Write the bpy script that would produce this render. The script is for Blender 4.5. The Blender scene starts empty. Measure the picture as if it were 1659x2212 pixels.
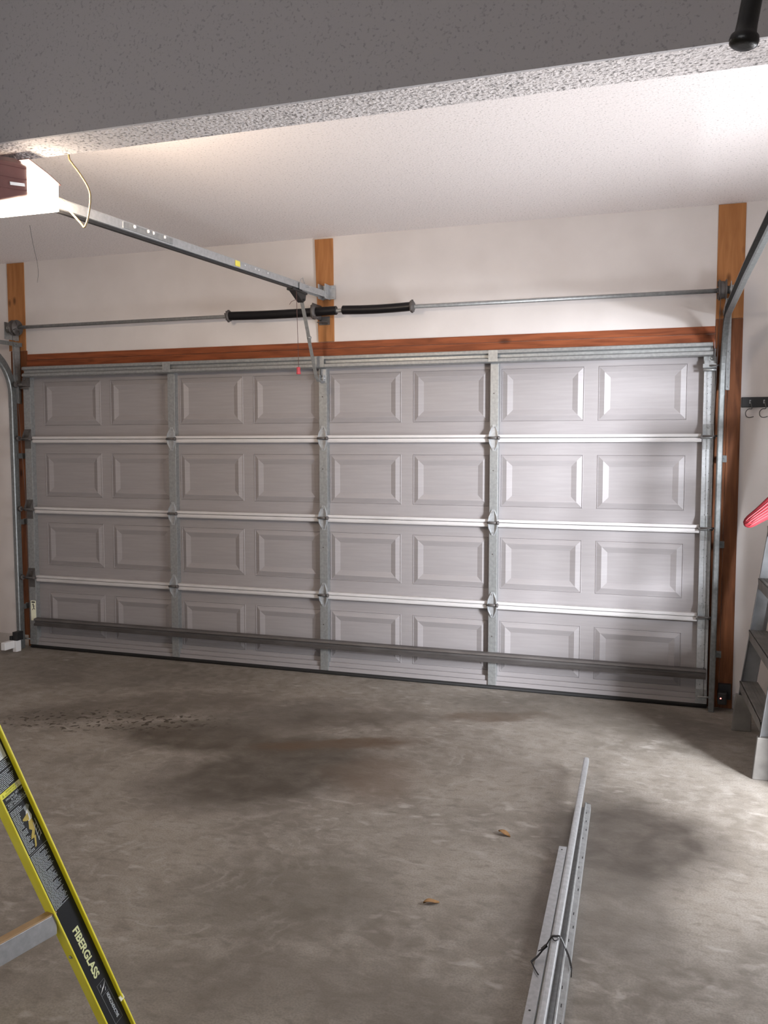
import bpy, bmesh, math, random
from mathutils import Vector, Matrix
random.seed(7)
C = bpy.context.scene.collection
SC = bpy.context.scene
PI = math.pi
# ------------------------------------------------------------------ camera
FPX, YAW, PITCH = 1909.37, 0.33108, -0.07408
cam = bpy.data.cameras.new('camera'); camo = bpy.data.objects.new('camera', cam); C.objects.link(camo)
cam.sensor_fit = 'VERTICAL'; cam.sensor_height = 24.0; cam.lens = FPX / 2212 * 24.0
cam.clip_start = 0.05; cam.clip_end = 100
fwd = Vector((-math.sin(YAW) * math.cos(PITCH), math.cos(YAW) * math.cos(PITCH), math.sin(PITCH)))
rgt = Vector((math.cos(YAW), math.sin(YAW), 0)); upv = rgt.cross(fwd)
camo.matrix_world = Matrix(((rgt.x, upv.x, -fwd.x, 2.30174), (rgt.y, upv.y, -fwd.y, -5.44628), (rgt.z, upv.z, -fwd.z, 1.54193), (0, 0, 0, 1)))
SC.camera = camo
# ------------------------------------------------------------------ world, light, exposure
SC.view_settings.view_transform = 'Standard'; SC.view_settings.look = 'None'
SC.view_settings.gamma = 1.0; SC.view_settings.use_curve_mapping = False
SC.view_settings.exposure = 0.09
W = bpy.data.worlds.new('sky'); SC.world = W; W.use_nodes = True
bg = W.node_tree.nodes['Background']; bg.inputs[0].default_value = (0.80, 0.88, 1.0, 1); bg.inputs[1].default_value = 1.0

def area(name, loc, aim, sx, sy, watts, col):
    l = bpy.data.lights.new(name, 'AREA'); l.shape = 'RECTANGLE'; l.size = sx; l.size_y = sy; l.energy = watts; l.color = col
    o = bpy.data.objects.new(name, l); C.objects.link(o); o.location = loc
    d = Vector(aim) - Vector(loc); o.rotation_euler = d.to_track_quat('-Z', 'Y').to_euler(); return o
# daylight standing in the open side doorway of the right wall
area('side_door_daylight', (3.62, -1.985, 1.0), (0, -1.6, 2.9), .95, 1.8, 108, (0.94, 0.96, 1.0))
# sunlit yard seen through the side door: a wall of light well outside it
area('yard_daylight', (5.3, -4.1, 2.0), (1.6, 0, 1.0), 1.1, 1.0, 1100, (0.90, 0.94, 1.0))
area('back_fill_light', (0.6, -7.4, 1.7), (0.6, 0, 1.2), 2.2, 1.3, 24, (1.0, 0.97, 0.95))  # fill lamp added behind the camera to lift the whole room

# ------------------------------------------------------------------ helpers
def nd(nt, t, **kw):
    n = nt.nodes.new(t)
    for k, v in kw.items(): setattr(n, k, v)
    return n
def mat(name, col, rough=0.5, metal=0.0, col2=None, nscale=8.0, stretch=(1, 1, 1), bump=0.0, bscale=60.0, bstretch=(1, 1, 1), spec=0.5, lo=0.35, hi=0.7, bdist=0.01, detail=6):
    m = bpy.data.materials.new(name); m.use_nodes = True; nt = m.node_tree; p = nt.nodes['Principled BSDF']
    p.inputs['Base Color'].default_value = (*col, 1); p.inputs['Roughness'].default_value = rough
    p.inputs['Metallic'].default_value = metal; p.inputs['Specular IOR Level'].default_value = spec
    tc = nd(nt, 'ShaderNodeTexCoord')
    if col2:
        mp = nd(nt, 'ShaderNodeMapping'); mp.inputs['Scale'].default_value = stretch
        nt.links.new(tc.outputs['Object'], mp.inputs[0])
        n = nd(nt, 'ShaderNodeTexNoise'); n.inputs['Scale'].default_value = nscale; n.inputs['Detail'].default_value = detail
        nt.links.new(mp.outputs[0], n.inputs['Vector'])
        r = nd(nt, 'ShaderNodeValToRGB'); r.color_ramp.elements[0].position = lo; r.color_ramp.elements[1].position = hi
        r.color_ramp.elements[0].color = (*col, 1); r.color_ramp.elements[1].color = (*col2, 1)
        nt.links.new(n.outputs[0], r.inputs[0]); nt.links.new(r.outputs[0], p.inputs['Base Color'])
    if bump:
        mp = nd(nt, 'ShaderNodeMapping'); mp.inputs['Scale'].default_value = bstretch
        nt.links.new(tc.outputs['Object'], mp.inputs[0])
        n = nd(nt, 'ShaderNodeTexNoise'); n.inputs['Scale'].default_value = bscale; n.inputs['Detail'].default_value = 3
        nt.links.new(mp.outputs[0], n.inputs['Vector'])
        b = nd(nt, 'ShaderNodeBump'); b.inputs['Strength'].default_value = bump; b.inputs['Distance'].default_value = bdist
        nt.links.new(n.outputs[0], b.inputs['Height']); nt.links.new(b.outputs[0], p.inputs['Normal'])
    return m

M = {}
M['wall'] = mat('wall_paint', (0.60, 0.56, 0.545), 0.75, col2=(0.66, 0.62, 0.605), nscale=3, bump=0.15, bscale=180, bdist=0.002)
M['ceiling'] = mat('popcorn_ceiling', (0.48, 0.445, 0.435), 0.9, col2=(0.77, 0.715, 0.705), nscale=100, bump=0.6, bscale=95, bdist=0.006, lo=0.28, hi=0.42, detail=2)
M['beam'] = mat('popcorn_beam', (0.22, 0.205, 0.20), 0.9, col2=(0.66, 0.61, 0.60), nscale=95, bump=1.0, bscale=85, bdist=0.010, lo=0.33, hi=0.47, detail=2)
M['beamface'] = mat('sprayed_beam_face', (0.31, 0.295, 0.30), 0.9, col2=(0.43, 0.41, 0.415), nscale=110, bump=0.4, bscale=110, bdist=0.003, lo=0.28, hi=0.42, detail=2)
M['door'] = mat('painted_steel_door', (0.272, 0.252, 0.255), 0.47, col2=(0.295, 0.275, 0.278), nscale=5, stretch=(1, 1, 14), bump=0.05, bscale=40, bstretch=(0.25, 1, 6), bdist=0.002, spec=0.28)
M['doorwhite'] = mat('white_steel_rail', (0.54, 0.52, 0.52), 0.42, col2=(0.44, 0.42, 0.415), nscale=12, stretch=(0.3, 1, 1), lo=0.5, hi=0.8)
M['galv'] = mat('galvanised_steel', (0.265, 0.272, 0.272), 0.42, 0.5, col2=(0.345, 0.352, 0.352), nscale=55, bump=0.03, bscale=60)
M['galvdark'] = mat('weathered_galvanised_steel', (0.15, 0.157, 0.157), 0.40, 0.5, col2=(0.21, 0.218, 0.218), nscale=55)
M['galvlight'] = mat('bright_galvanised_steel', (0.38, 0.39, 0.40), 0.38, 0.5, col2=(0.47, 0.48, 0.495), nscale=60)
M['darksteel'] = mat('dull_dark_steel', (0.085, 0.076, 0.073), 0.55, 0.3, col2=(0.12, 0.11, 0.107), nscale=20, stretch=(0.3, 1, 1))
M['blacksteel'] = mat('oiled_black_steel', (0.014, 0.013, 0.015), 0.38, 0.4)
M['blackplastic'] = mat('black_plastic', (0.012, 0.012, 0.013), 0.45)
M['rubber'] = mat('black_rubber', (0.010, 0.009, 0.009), 0.75, bump=0.1, bscale=90)
M['grip'] = mat('black_rubber_grip', (0.006, 0.006, 0.006), 0.35, bump=0.25, bscale=300, bdist=0.001)
M['whiteplastic'] = mat('white_plastic', (0.75, 0.75, 0.76), 0.5)
M['red'] = mat('red_plastic', (0.17, 0.014, 0.020), 0.7, col2=(0.20, 0.018, 0.024), nscale=14, spec=0.2)
M['redrib'] = mat('worn_red_rib', (0.30, 0.07, 0.078), 0.7, spec=0.2)
M['redhandle'] = mat('red_pull_handle', (0.45, 0.05, 0.07), 0.5)
M['yellow'] = mat('yellow_fibreglass', (0.88, 0.78, 0.04), 0.45, col2=(0.92, 0.84, 0.09), nscale=30, stretch=(1, 1, 0.2))
M['labelblack'] = mat('black_label', (0.012, 0.014, 0.020), 0.35)
M['inkwhite'] = mat('white_ink', (0.62, 0.68, 0.78), 0.5)
M['inkcream'] = mat('pale_yellow_ink', (0.80, 0.84, 0.50), 0.5)
M['inkyellow'] = mat('bright_yellow_sticker', (0.88, 0.86, 0.10), 0.5)
M['inkpale'] = mat('pale_sticker_end', (0.92, 0.92, 0.72), 0.5)
M['inkolive'] = mat('olive_ink', (0.38, 0.40, 0.02), 0.5)
M['inkgold'] = mat('gold_ink', (0.55, 0.42, 0.09), 0.5)
M['inkgrey'] = mat('grey_ink', (0.30, 0.33, 0.37), 0.5)
M['paper'] = mat('white_paper', (0.86, 0.89, 0.93), 0.6)
M['tan'] = mat('tan_strip', (0.36, 0.22, 0.11), 0.6, col2=(0.44, 0.30, 0.17), nscale=20)
M['alu'] = mat('worn_aluminium', (0.16, 0.16, 0.16), 0.5, 0.35, col2=(0.24, 0.242, 0.25), nscale=9, bump=0.05, bscale=80)
M['aludark'] = mat('dirty_aluminium', (0.135, 0.125, 0.115), 0.6, 0.3, col2=(0.20, 0.187, 0.172), nscale=12)
M['housing'] = mat('maroon_plastic_housing', (0.085, 0.026, 0.024), 0.42, col2=(0.115, 0.037, 0.034), nscale=12)
M['cord'] = mat('tan_rubber_cord', (0.15, 0.105, 0.05), 0.5)
M['redcord'] = mat('thin_dark_cord', (0.10, 0.05, 0.045), 0.7)
M['wire'] = mat('grey_wire', (0.10, 0.10, 0.10), 0.6)
M['leaf'] = mat('dry_leaf', (0.25, 0.13, 0.05), 0.8, col2=(0.33, 0.19, 0.08), nscale=60)
M['outsideground'] = mat('outside_concrete', (0.40, 0.39, 0.37), 0.9)
M['stickeryellow'] = mat('small_yellow_sticker', (0.75, 0.66, 0.10), 0.6)
M['base'] = mat('curb_concrete', (0.44, 0.41, 0.39), 0.85, col2=(0.52, 0.49, 0.47), nscale=15)

def emat(name, col, s):
    m = bpy.data.materials.new(name); m.use_nodes = True; p = m.node_tree.nodes['Principled BSDF']
    p.inputs['Base Color'].default_value = (*col, 1); p.inputs['Emission Color'].default_value = (*col, 1); p.inputs['Emission Strength'].default_value = s
    return m
M['lens'] = emat('lit_lamp_lens', (1.0, 0.85, 0.68), 15.0)
M['led'] = emat('red_led', (1.0, 0.15, 0.12), 9.0)

def wood(name, c1, c2, axis):
    m = bpy.data.materials.new(name); m.use_nodes = True; nt = m.node_tree; p = nt.nodes['Principled BSDF']; p.inputs['Roughness'].default_value = 0.55; p.inputs['Specular IOR Level'].default_value = 0.2
    tc = nd(nt, 'ShaderNodeTexCoord'); mp = nd(nt, 'ShaderNodeMapping'); mp.inputs['Scale'].default_value = (0.7, 8, 8) if axis == 'x' else (8, 8, 0.7)
    nt.links.new(tc.outputs['Object'], mp.inputs[0])
    n = nd(nt, 'ShaderNodeTexNoise'); n.inputs['Scale'].default_value = 5; n.inputs['Detail'].default_value = 8; n.inputs['Distortion'].default_value = 0.6
    nt.links.new(mp.outputs[0], n.inputs['Vector'])
    r = nd(nt, 'ShaderNodeValToRGB'); r.color_ramp.elements[0].position = 0.32; r.color_ramp.elements[1].position = 0.68
    r.color_ramp.elements[0].color = (*c1, 1); r.color_ramp.elements[1].color = (*c2, 1); nt.links.new(n.outputs[0], r.inputs[0])
    # knots: sparse dark spots
    mp2 = nd(nt, 'ShaderNodeMapping'); mp2.inputs['Scale'].default_value = (3.2, 6, 7) if axis == 'x' else (9, 6, 4)
    nt.links.new(tc.outputs['Object'], mp2.inputs[0])
    v = nd(nt, 'ShaderNodeTexVoronoi'); v.inputs['Scale'].default_value = 1.0; nt.links.new(mp2.outputs[0], v.inputs['Vector'])
    k = nd(nt, 'ShaderNodeMapRange'); k.inputs[1].default_value = 0.05; k.inputs[2].default_value = 0.16; k.inputs[3].default_value = 0.35; k.inputs[4].default_value = 1
    nt.links.new(v.outputs['Distance'], k.inputs[0])
    mx = nd(nt, 'ShaderNodeMix', data_type='RGBA', blend_type='MULTIPLY'); mx.inputs[0].default_value = 1
    nt.links.new(r.outputs[0], mx.inputs[6]); nt.links.new(k.outputs[0], mx.inputs[7]); nt.links.new(mx.outputs[2], p.inputs['Base Color'])
    b = nd(nt, 'ShaderNodeBump'); b.inputs['Strength'].default_value = 0.15; b.inputs['Distance'].default_value = 0.003
    nt.links.new(n.outputs[0], b.inputs['Height']); nt.links.new(b.outputs[0], p.inputs['Normal'])
    return m
M['woodx'] = wood('red_brown_wood_header', (0.15, 0.042, 0.017), (0.30, 0.088, 0.034), 'x')
M['woodz'] = wood('brown_wood_jamb', (0.11, 0.038, 0.015), (0.22, 0.080, 0.031), 'z')
M['woodplate'] = wood('orange_brown_wood_plate', (0.30, 0.125, 0.042), (0.41, 0.18, 0.066), 'z')

def floor_mat():
    m = bpy.data.materials.new('stained_concrete'); m.use_nodes = True; nt = m.node_tree; p = nt.nodes['Principled BSDF']
    p.inputs['Roughness'].default_value = 0.62; p.inputs['Specular IOR Level'].default_value = 0.35
    L = nt.links.new; tc = nd(nt, 'ShaderNodeTexCoord'); P = tc.outputs['Object']
    def noise(scale, detail=6, dist=0.0, vec=None, sc=None):
        n = nd(nt, 'ShaderNodeTexNoise'); n.inputs['Scale'].default_value = scale; n.inputs['Detail'].default_value = detail; n.inputs['Distortion'].default_value = dist
        v = vec or P
        if sc:
            mp = nd(nt, 'ShaderNodeMapping'); mp.inputs['Scale'].default_value = sc; L(v, mp.inputs[0]); v = mp.outputs[0]
        L(v, n.inputs['Vector']); return n.outputs[0]
    def rng(x, a, b, c, d):
        k = nd(nt, 'ShaderNodeMapRange'); L(x, k.inputs[0])
        for i, q in enumerate((a, b, c, d)): k.inputs[i + 1].default_value = q
        return k.outputs[0]
    def mth(op, a, b):
        k = nd(nt, 'ShaderNodeMath', operation=op)
        for i, q in enumerate((a, b)):
            if isinstance(q, (int, float)): k.inputs[i].default_value = q
            else: L(q, k.inputs[i])
        return k.outputs[0]
    def mixc(f, a, b, mode='MIX'):
        k = nd(nt, 'ShaderNodeMix', data_type='RGBA', blend_type=mode)
        if isinstance(f, (int, float)): k.inputs[0].default_value = f
        else: L(f, k.inputs[0])
        for i, q in ((6, a), (7, b)):
            if isinstance(q, tuple): k.inputs[i].default_value = (*q, 1)
            else: L(q, k.inputs[i])
        return k.outputs[2]
    # wobble the coordinates so that stain edges are ragged
    wn = nd(nt, 'ShaderNodeTexNoise'); wn.inputs['Scale'].default_value = 3.2; wn.inputs['Detail'].default_value = 5; L(P, wn.inputs['Vector'])
    va = nd(nt, 'ShaderNodeVectorMath', operation='MULTIPLY_ADD'); L(wn.outputs['Color'], va.inputs[0]); va.inputs[1].default_value = (0.34, 0.34, 0); L(P, va.inputs[2])
    off = nd(nt, 'ShaderNodeVectorMath', operation='ADD'); L(va.outputs[0], off.inputs[0]); off.inputs[1].default_value = (-0.17, -0.17, 0)
    WP = off.outputs[0]
    def blob(x, y, rx, ry, ang=0.0):
        mp = nd(nt, 'ShaderNodeMapping', vector_type='TEXTURE'); mp.inputs['Location'].default_value = (x, y, 0)
        mp.inputs['Rotation'].default_value = (0, 0, ang); mp.inputs['Scale'].default_value = (rx, ry, 1); L(WP, mp.inputs[0])
        g = nd(nt, 'ShaderNodeTexGradient', gradient_type='SPHERICAL'); L(mp.outputs[0], g.inputs[0]); return g.outputs['Fac']
    base = mixc(rng(noise(1.6, 7, 0.4), 0.3, 0.7, 0, 1), (0.150, 0.130, 0.107), (0.290, 0.258, 0.222))
    base = mixc(rng(noise(11, 9, 0.6), 0.40, 0.68, 0, 0.62), base, (0.335, 0.305, 0.272))
    base = mixc(rng(noise(17, 8, 0.3, None, (1, 1.7, 1)), 0.52, 0.72, 0, 0.55), base, (0.125, 0.105, 0.085))
    base = mixc(rng(noise(150, 4), 0.40, 0.70, 0, 0.50), base, (0.13, 0.113, 0.096))
    # trowel swirls
    for (x, y, r, s, f) in ((0.62, -2.75, 0.75, 6.0, 0.55), (0.95, -1.35, 0.9, 5.0, 0.45), (0.0, -1.9, 1.0, 5.5, 0.4)):
        mp = nd(nt, 'ShaderNodeMapping', vector_type='TEXTURE'); mp.inputs['Location'].default_value = (x, y, 0); L(P, mp.inputs[0])
        w = nd(nt, 'ShaderNodeTexWave', wave_type='RINGS', rings_direction='Z'); w.inputs['Scale'].default_value = s; w.inputs['Distortion'].default_value = 14; w.inputs['Detail'].default_value = 5; w.inputs['Detail Scale'].default_value = 0.8; w.inputs['Detail Roughness'].default_value = 0.65
        L(mp.outputs[0], w.inputs['Vector'])
        fac = mth('MULTIPLY', mth('MULTIPLY', rng(w.outputs['Fac'], 0.72, 1.0, 0, 1), rng(blob(x, y, r, r), 0.0, 0.5, 0, 1)), rng(noise(6, 4), 0.48, 0.66, 0, f * .75))
        base = mixc(fac, base, (0.40, 0.375, 0.345))
    # pale scuffs
    sc = mth('MULTIPLY', rng(noise(9, 8, 0.3, None, (1, 2.0, 1)), 0.58, 0.70, 0, 0.6), rng(noise(1.3, 2), 0.42, 0.6, 0, 1))
    base = mixc(sc, base, (0.42, 0.388, 0.355))
    MOT = rng(noise(8, 7, 0.4), 0.34, 0.66, 1.0, 0.72)
    # oil and water stains, plus one patch of painted shade: x, y, rx, ry, angle, strength
    for (x, y, rx, ry, a, s, c) in (
        (2.12, -1.95, 0.30, 0.42, 0.15, 0.95, (0.085, 0.070, 0.058)), (0.46, -1.75, 0.58, 0.36, 0.9, 0.98, (0.088, 0.072, 0.056)),
        (-0.02, -1.40, 0.62, 0.22, 0.12, 0.95, (0.092, 0.074, 0.056)), (0.55, -0.85, 0.55, 0.16, 0.5, 0.5, (0.10, 0.08, 0.06)), (0.10, -0.95, 0.5, 0.25, 0.9, 0.5, (0.10, 0.085, 0.07)),
        (-0.75, -1.05, 0.75, 0.22, 0.55, 0.55, (0.105, 0.085, 0.066)), (0.62, -1.28, 0.42, 0.075, 0.45, 0.75, (0.12, 0.078, 0.048)),
        (0.95, -1.65, 0.2, 0.3, 0.5, 0.5, (0.15, 0.105, 0.072)), (1.30, -0.55, 0.3, 0.08, 0.2, 0.6, (0.13, 0.088, 0.058)),
        (1.85, -0.35, 0.9, 0.28, -0.1, 0.55, (0.115, 0.097, 0.077)), (-1.6, -0.5, 1.1, 0.35, 0.1, 0.3, (0.11, 0.094, 0.078)),  # first entry: shade painted on the floor by the door's right end
        (1.0, -2.75, 0.4, 0.25, 0.6, 0.45, (0.13, 0.115, 0.09)), (2.05, -2.55, 0.28, 0.3, 0, 0.45, (0.12, 0.105, 0.09)), (1.25, -3.25, 0.6, 0.18, 0.2, 0.4, (0.15, 0.13, 0.105))):
        base = mixc(rng(blob(x, y, rx * 1.3, ry * 1.3, a), 0.0, 0.62, 0, min(1, s * 1.08)) if s < .4 else mth('MULTIPLY', rng(blob(x, y, rx * 1.3, ry * 1.3, a), 0.0, 0.46, 0, min(1, s * 1.25)), MOT), base, tuple(q * .80 for q in c))
    # crumbs of mud on the left, in front of the door
    cr = mth('MULTIPLY', rng(noise(26, 2), 0.57, 0.62, 0, 0.95), rng(blob(-0.75, -1.33, 0.85, 0.26, 0.25), 0.1, 0.4, 0, 1))
    base = mixc(cr, base, (0.05, 0.038, 0.026))
    L(base, p.inputs['Base Color'])
    b = nd(nt, 'ShaderNodeBump'); b.inputs['Strength'].default_value = 0.25; b.inputs['Distance'].default_value = 0.004
    L(noise(60, 6), b.inputs['Height']); L(b.outputs[0], p.inputs['Normal'])
    return m
M['floor'] = floor_mat()

class MB:
    def __init__(s): s.v = []; s.f = []; s.sm = []
    def poly(s, verts, faces, smooth=False):
        o = len(s.v); s.v += [Vector(q) for q in verts]
        for f in faces: s.f.append([i + o for i in f]); s.sm.append(smooth)
        return s
    def box(s, x0, x1, y0, y1, z0, z1):
        return s.poly([(x0, y0, z0), (x1, y0, z0), (x1, y1, z0), (x0, y1, z0), (x0, y0, z1), (x1, y0, z1), (x1, y1, z1), (x0, y1, z1)],
                      [(0, 3, 2, 1), (4, 5, 6, 7), (0, 1, 5, 4), (1, 2, 6, 5), (2, 3, 7, 6), (3, 0, 4, 7)])
    def bar(s, a, b, w, h, up=(0, 0, 1)):
        """box beam from a to b, w across, h along up"""
        a, b = Vector(a), Vector(b); t = (b - a).normalized(); sd = t.cross(Vector(up)).normalized(); u = sd.cross(t)
        q = []
        for p in (a, b):
            for i, j in ((-1, -1), (1, -1), (1, 1), (-1, 1)): q.append(p + sd * (i * w / 2) + u * (j * h / 2))
        return s.poly(q, [(0, 1, 2, 3), (7, 6, 5, 4), (0, 4, 5, 1), (1, 5, 6, 2), (2, 6, 7, 3), (3, 7, 4, 0)])
    def tube(s, pts, r, n=8, cap=True):
        pts = [Vector(p) for p in pts]; rs = r if isinstance(r, (list, tuple)) else [r] * len(pts); rings = []
        t0 = (pts[1] - pts[0]).normalized(); a = Vector((0, 0, 1)) if abs(t0.z) < .9 else Vector((1, 0, 0)); nrm = t0.cross(a).normalized()
        for i, p in enumerate(pts):
            t = (pts[min(i + 1, len(pts) - 1)] - pts[max(i - 1, 0)]).normalized(); nrm = (nrm - t * nrm.dot(t)).normalized(); b = t.cross(nrm)
            rings.append([p + (nrm * math.cos(2 * PI * k / n) + b * math.sin(2 * PI * k / n)) * rs[i] for k in range(n)])
        q = [v for g in rings for v in g]; f = []
        for i in range(len(rings) - 1):
            for k in range(n): f.append((i * n + k, i * n + (k + 1) % n, (i + 1) * n + (k + 1) % n, (i + 1) * n + k))
        s.poly(q, f, True)
        if cap: s.poly(rings[0], [tuple(range(n))[::-1]]); s.poly(rings[-1], [tuple(range(n))])
        return s
    def lathe(s, a, d, prof, n=20):
        """prof: (distance along d, radius)"""
        a = Vector(a); d = Vector(d).normalized(); return s.tube([a + d * (t + i * 1e-5) for i, (t, r) in enumerate(prof)], [max(r, 1e-4) for t, r in prof], n)
    def extrude(s, prof, path, side, closed=True):
        """sweep a closed 2D profile (p, q): p along normal n = side x tangent, q along side"""
        path = [Vector(p) for p in path]; rings = []; sd = Vector(side).normalized()
        for i, p in enumerate(path):
            t = (path[min(i + 1, len(path) - 1)] - path[max(i - 1, 0)]).normalized(); s2 = (sd - t * sd.dot(t)).normalized(); n = s2.cross(t)
            rings.append([p + n * a + s2 * b for a, b in prof])
        k = len(prof); f = []
        for i in range(len(rings) - 1):
            for j in range(k if closed else k - 1): f.append((i * k + j, i * k + (j + 1) % k, (i + 1) * k + (j + 1) % k, (i + 1) * k + j))
        s.poly([v for g in rings for v in g], f)
        if closed: s.poly(rings[0], [tuple(range(k))[::-1]]); s.poly(rings[-1], [tuple(range(k))])
        return s
    def build(s, name, m, parent=None, bevel=0.0, kind=None, world=True, segs=2):
        me = bpy.data.meshes.new(name); off = Vector((0, 0, 0))
        if parent is not None and world:
            q = parent
            while q is not None: off += q.location; q = q.parent
        me.from_pydata([v - off for v in s.v], [], s.f)
        for p, q in zip(me.polygons, s.sm): p.use_smooth = q
        bm = bmesh.new(); bm.from_mesh(me); bmesh.ops.remove_doubles(bm, verts=bm.verts, dist=1e-6); bmesh.ops.recalc_face_normals(bm, faces=bm.faces); bm.to_mesh(me); bm.free()
        me.materials.append(M[m] if isinstance(m, str) else m)
        o = bpy.data.objects.new(name, me); C.objects.link(o)
        if parent is not None: o.parent = parent
        if bevel:
            b = o.modifiers.new('edge', 'BEVEL'); b.width = bevel; b.segments = segs; b.limit_method = 'ANGLE'
        if kind: o['kind'] = kind
        return o
def sheet_profile(line, t=0.0016):
    """a closed thin profile along an open polyline"""
    pts = [Vector((a, b)) for a, b in line]; L, R = [], []
    for i, p in enumerate(pts):
        d = (pts[min(i + 1, len(pts) - 1)] - pts[max(i - 1, 0)]).normalized(); n = Vector((-d.y, d.x)) * (t / 2); L.append(tuple(p + n)); R.append(tuple(p - n))
    return L + R[::-1]
def tag(o, label=None, cat=None, group=None, kind=None):
    if label: o['label'] = label
    if cat: o['category'] = cat
    if group: o['group'] = group
    if kind: o['kind'] = kind
    return o
def thing(name, loc, label, cat, group=None):
    o = bpy.data.objects.new(name, None); C.objects.link(o); o.location = loc; o.empty_display_size = 0.05
    bpy.context.view_layer.update(); return tag(o, label, cat, group)
def struct(o): o['kind'] = 'structure'; return o
def text(name, body, size, org, xdir, ydir, m, parent, ex=0.0002, sx=1.0, align='LEFT', bold=0.0):
    cu = bpy.data.curves.new(name, 'FONT'); cu.body = body; cu.size = size; cu.extrude = ex; cu.align_x = align; cu.offset = bold
    t = bpy.data.objects.new(name + '_tmp', cu); C.objects.link(t); dg = bpy.context.evaluated_depsgraph_get()
    me = bpy.data.meshes.new_from_object(t.evaluated_get(dg)); bpy.data.objects.remove(t)
    X = Vector(xdir).normalized(); Y = Vector(ydir); Y = (Y - X * Y.dot(X)).normalized(); Z = X.cross(Y)
    mw = Matrix(((X.x * sx, Y.x, Z.x, org[0]), (X.y * sx, Y.y, Z.y, org[1]), (X.z * sx, Y.z, Z.z, org[2]), (0, 0, 0, 1))); me.transform(mw)
    off = Vector((0, 0, 0)); q = parent
    while q is not None: off += q.location; q = q.parent
    me.transform(Matrix.Translation(-off)); me.name = name; me.materials.clear(); me.materials.append(M[m])
    o = bpy.data.objects.new(name, me); C.objects.link(o); o.parent = parent; return o

# ------------------------------------------------------------------ the room
YW = 0.06; ZC = 2.92; XL, XR = -2.95, 3.40; YB = -7.0; ZN = 3.35
struct(MB().box(-3.2, 4.4, -7.6, 0.6, -0.12, 0.0).build('floor', 'floor'))
w = MB()
w.box(XL - .15, -2.45, YW, YW + .15, 0, ZC + .1); w.box(2.45, XR + .15, YW, YW + .15, 0, ZC + .1); w.box(-2.45, 2.45, YW, YW + .15, 2.16, ZC + .1)
struct(w.build('wall_front', 'wall'))
struct(MB().box(XL - .15, XL, YB - .15, YW, 0, ZN + .1).build('wall_left', 'wall'))
w = MB(); DY0, DY1, DZ = -2.50, -1.43, 2.06
w.box(XR, XR + .15, YB - .15, DY0, 0, ZN + .1); w.box(XR, XR + .15, DY1, YW, 0, ZN + .1); w.box(XR, XR + .15, DY0, DY1, DZ, ZN + .1)
struct(w.build('wall_right', 'wall'))
w = MB(); w.box(XL, -0.6, YB - .15, YB, 0, ZN + .1); w.box(1.8, XR, YB - .15, YB, 0, ZN + .1); w.box(-0.6, 1.8, YB - .15, YB, 0, 1.0); w.box(-0.6, 1.8, YB - .15, YB, 2.4, ZN + .1)
struct(w.build('wall_back', 'wall'))
# unseen low wall added to shade the lower right of the door
struct(MB().box(2.86, XR, -1.36, -1.14, 0, .90).build('added_shade_wall', 'base', bevel=.01))
BY0, BY1, BZ = -3.003, -2.829, 2.55
struct(MB().box(XL, XR, BY1, YW, ZC, ZC + .1).build('ceiling', 'ceiling'))
struct(MB().box(XL, XR, YB, BY0, ZN, ZN + .1).build('ceiling_back', 'ceiling'))
# the dropped beam: rough underside, smoother tall face towards the camera
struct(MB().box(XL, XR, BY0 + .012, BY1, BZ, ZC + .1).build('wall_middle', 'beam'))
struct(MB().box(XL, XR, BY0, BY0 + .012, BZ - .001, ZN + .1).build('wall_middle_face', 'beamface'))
# curbs at the foot of the front wall
struct(MB().box(XL, -2.50, YW - .012, YW, 0, 0.085).build('baseboard_front', 'base', bevel=.004))
struct(MB().box(2.585, XR, YW - .012, YW, 0, 0.085).build('baseboard_front_right', 'base', bevel=.004))
# door trim of the opening that lets the daylight in
t = MB(); t.box(XR - .02, XR + .17, DY0 - .05, DY0, 0, DZ + .05); t.box(XR - .02, XR + .17, DY1, DY1 + .05, 0, DZ + .05); t.box(XR - .02, XR + .17, DY0, DY1, DZ, DZ + .05)
struct(t.build('trim_6', 'doorwhite'))
# timber round the garage door
def board(name, x0, x1, z0, z1, m, y0=YW - .006): return MB().box(x0, x1, y0, YW + .03, z0, z1).build(name, m, bevel=.002)
hd = bpy.data.objects.new('trim_1', None); C.objects.link(hd); struct(hd)
for z0, z1 in ((2.08, 2.1885), (2.1905, 2.2335)):
    o = board('plank', -2.436, 2.430, z0, z1, 'woodx', YW - (.010 if z0 > 2.1 else .014)); o.parent = hd
jr = bpy.data.objects.new('trim_2', None); C.objects.link(jr); struct(jr)
for x0, x1 in ((2.4320, 2.5035), (2.5050, 2.5790)):
    o = board('plank', x0, x1, 0.0, 2.272, 'woodz', YW - (.006 if x0 < 2.45 else .009)); o.parent = jr
o = board('plank', 2.432, 2.579, 2.2735, 2.917, 'woodplate', YW - .006); o.parent = jr
jl = bpy.data.objects.new('trim_3', None); C.objects.link(jl); struct(jl)
o = board('plank', -2.590, -2.438, 0.0, 2.262, 'woodz'); o.parent = jl
o = board('plank', -2.604, -2.448, 2.2635, 2.917, 'woodplate'); o.parent = jl
cp = struct(MB().poly([(-.074, YW - .012, 2.907), (.055, YW - .012, 2.907), (.062, YW - .012, 2.236), (-.049, YW - .012, 2.236)] + [(-.074, YW + .02, 2.907), (.055, YW + .02, 2.907), (.062, YW + .02, 2.236), (-.049, YW + .02, 2.236)],
     [(0, 1, 2, 3), (7, 6, 5, 4), (0, 4, 5, 1), (1, 5, 6, 2), (2, 6, 7, 3), (3, 7, 4, 0)]).build('trim_4', 'woodplate', bevel=.002))

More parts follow.
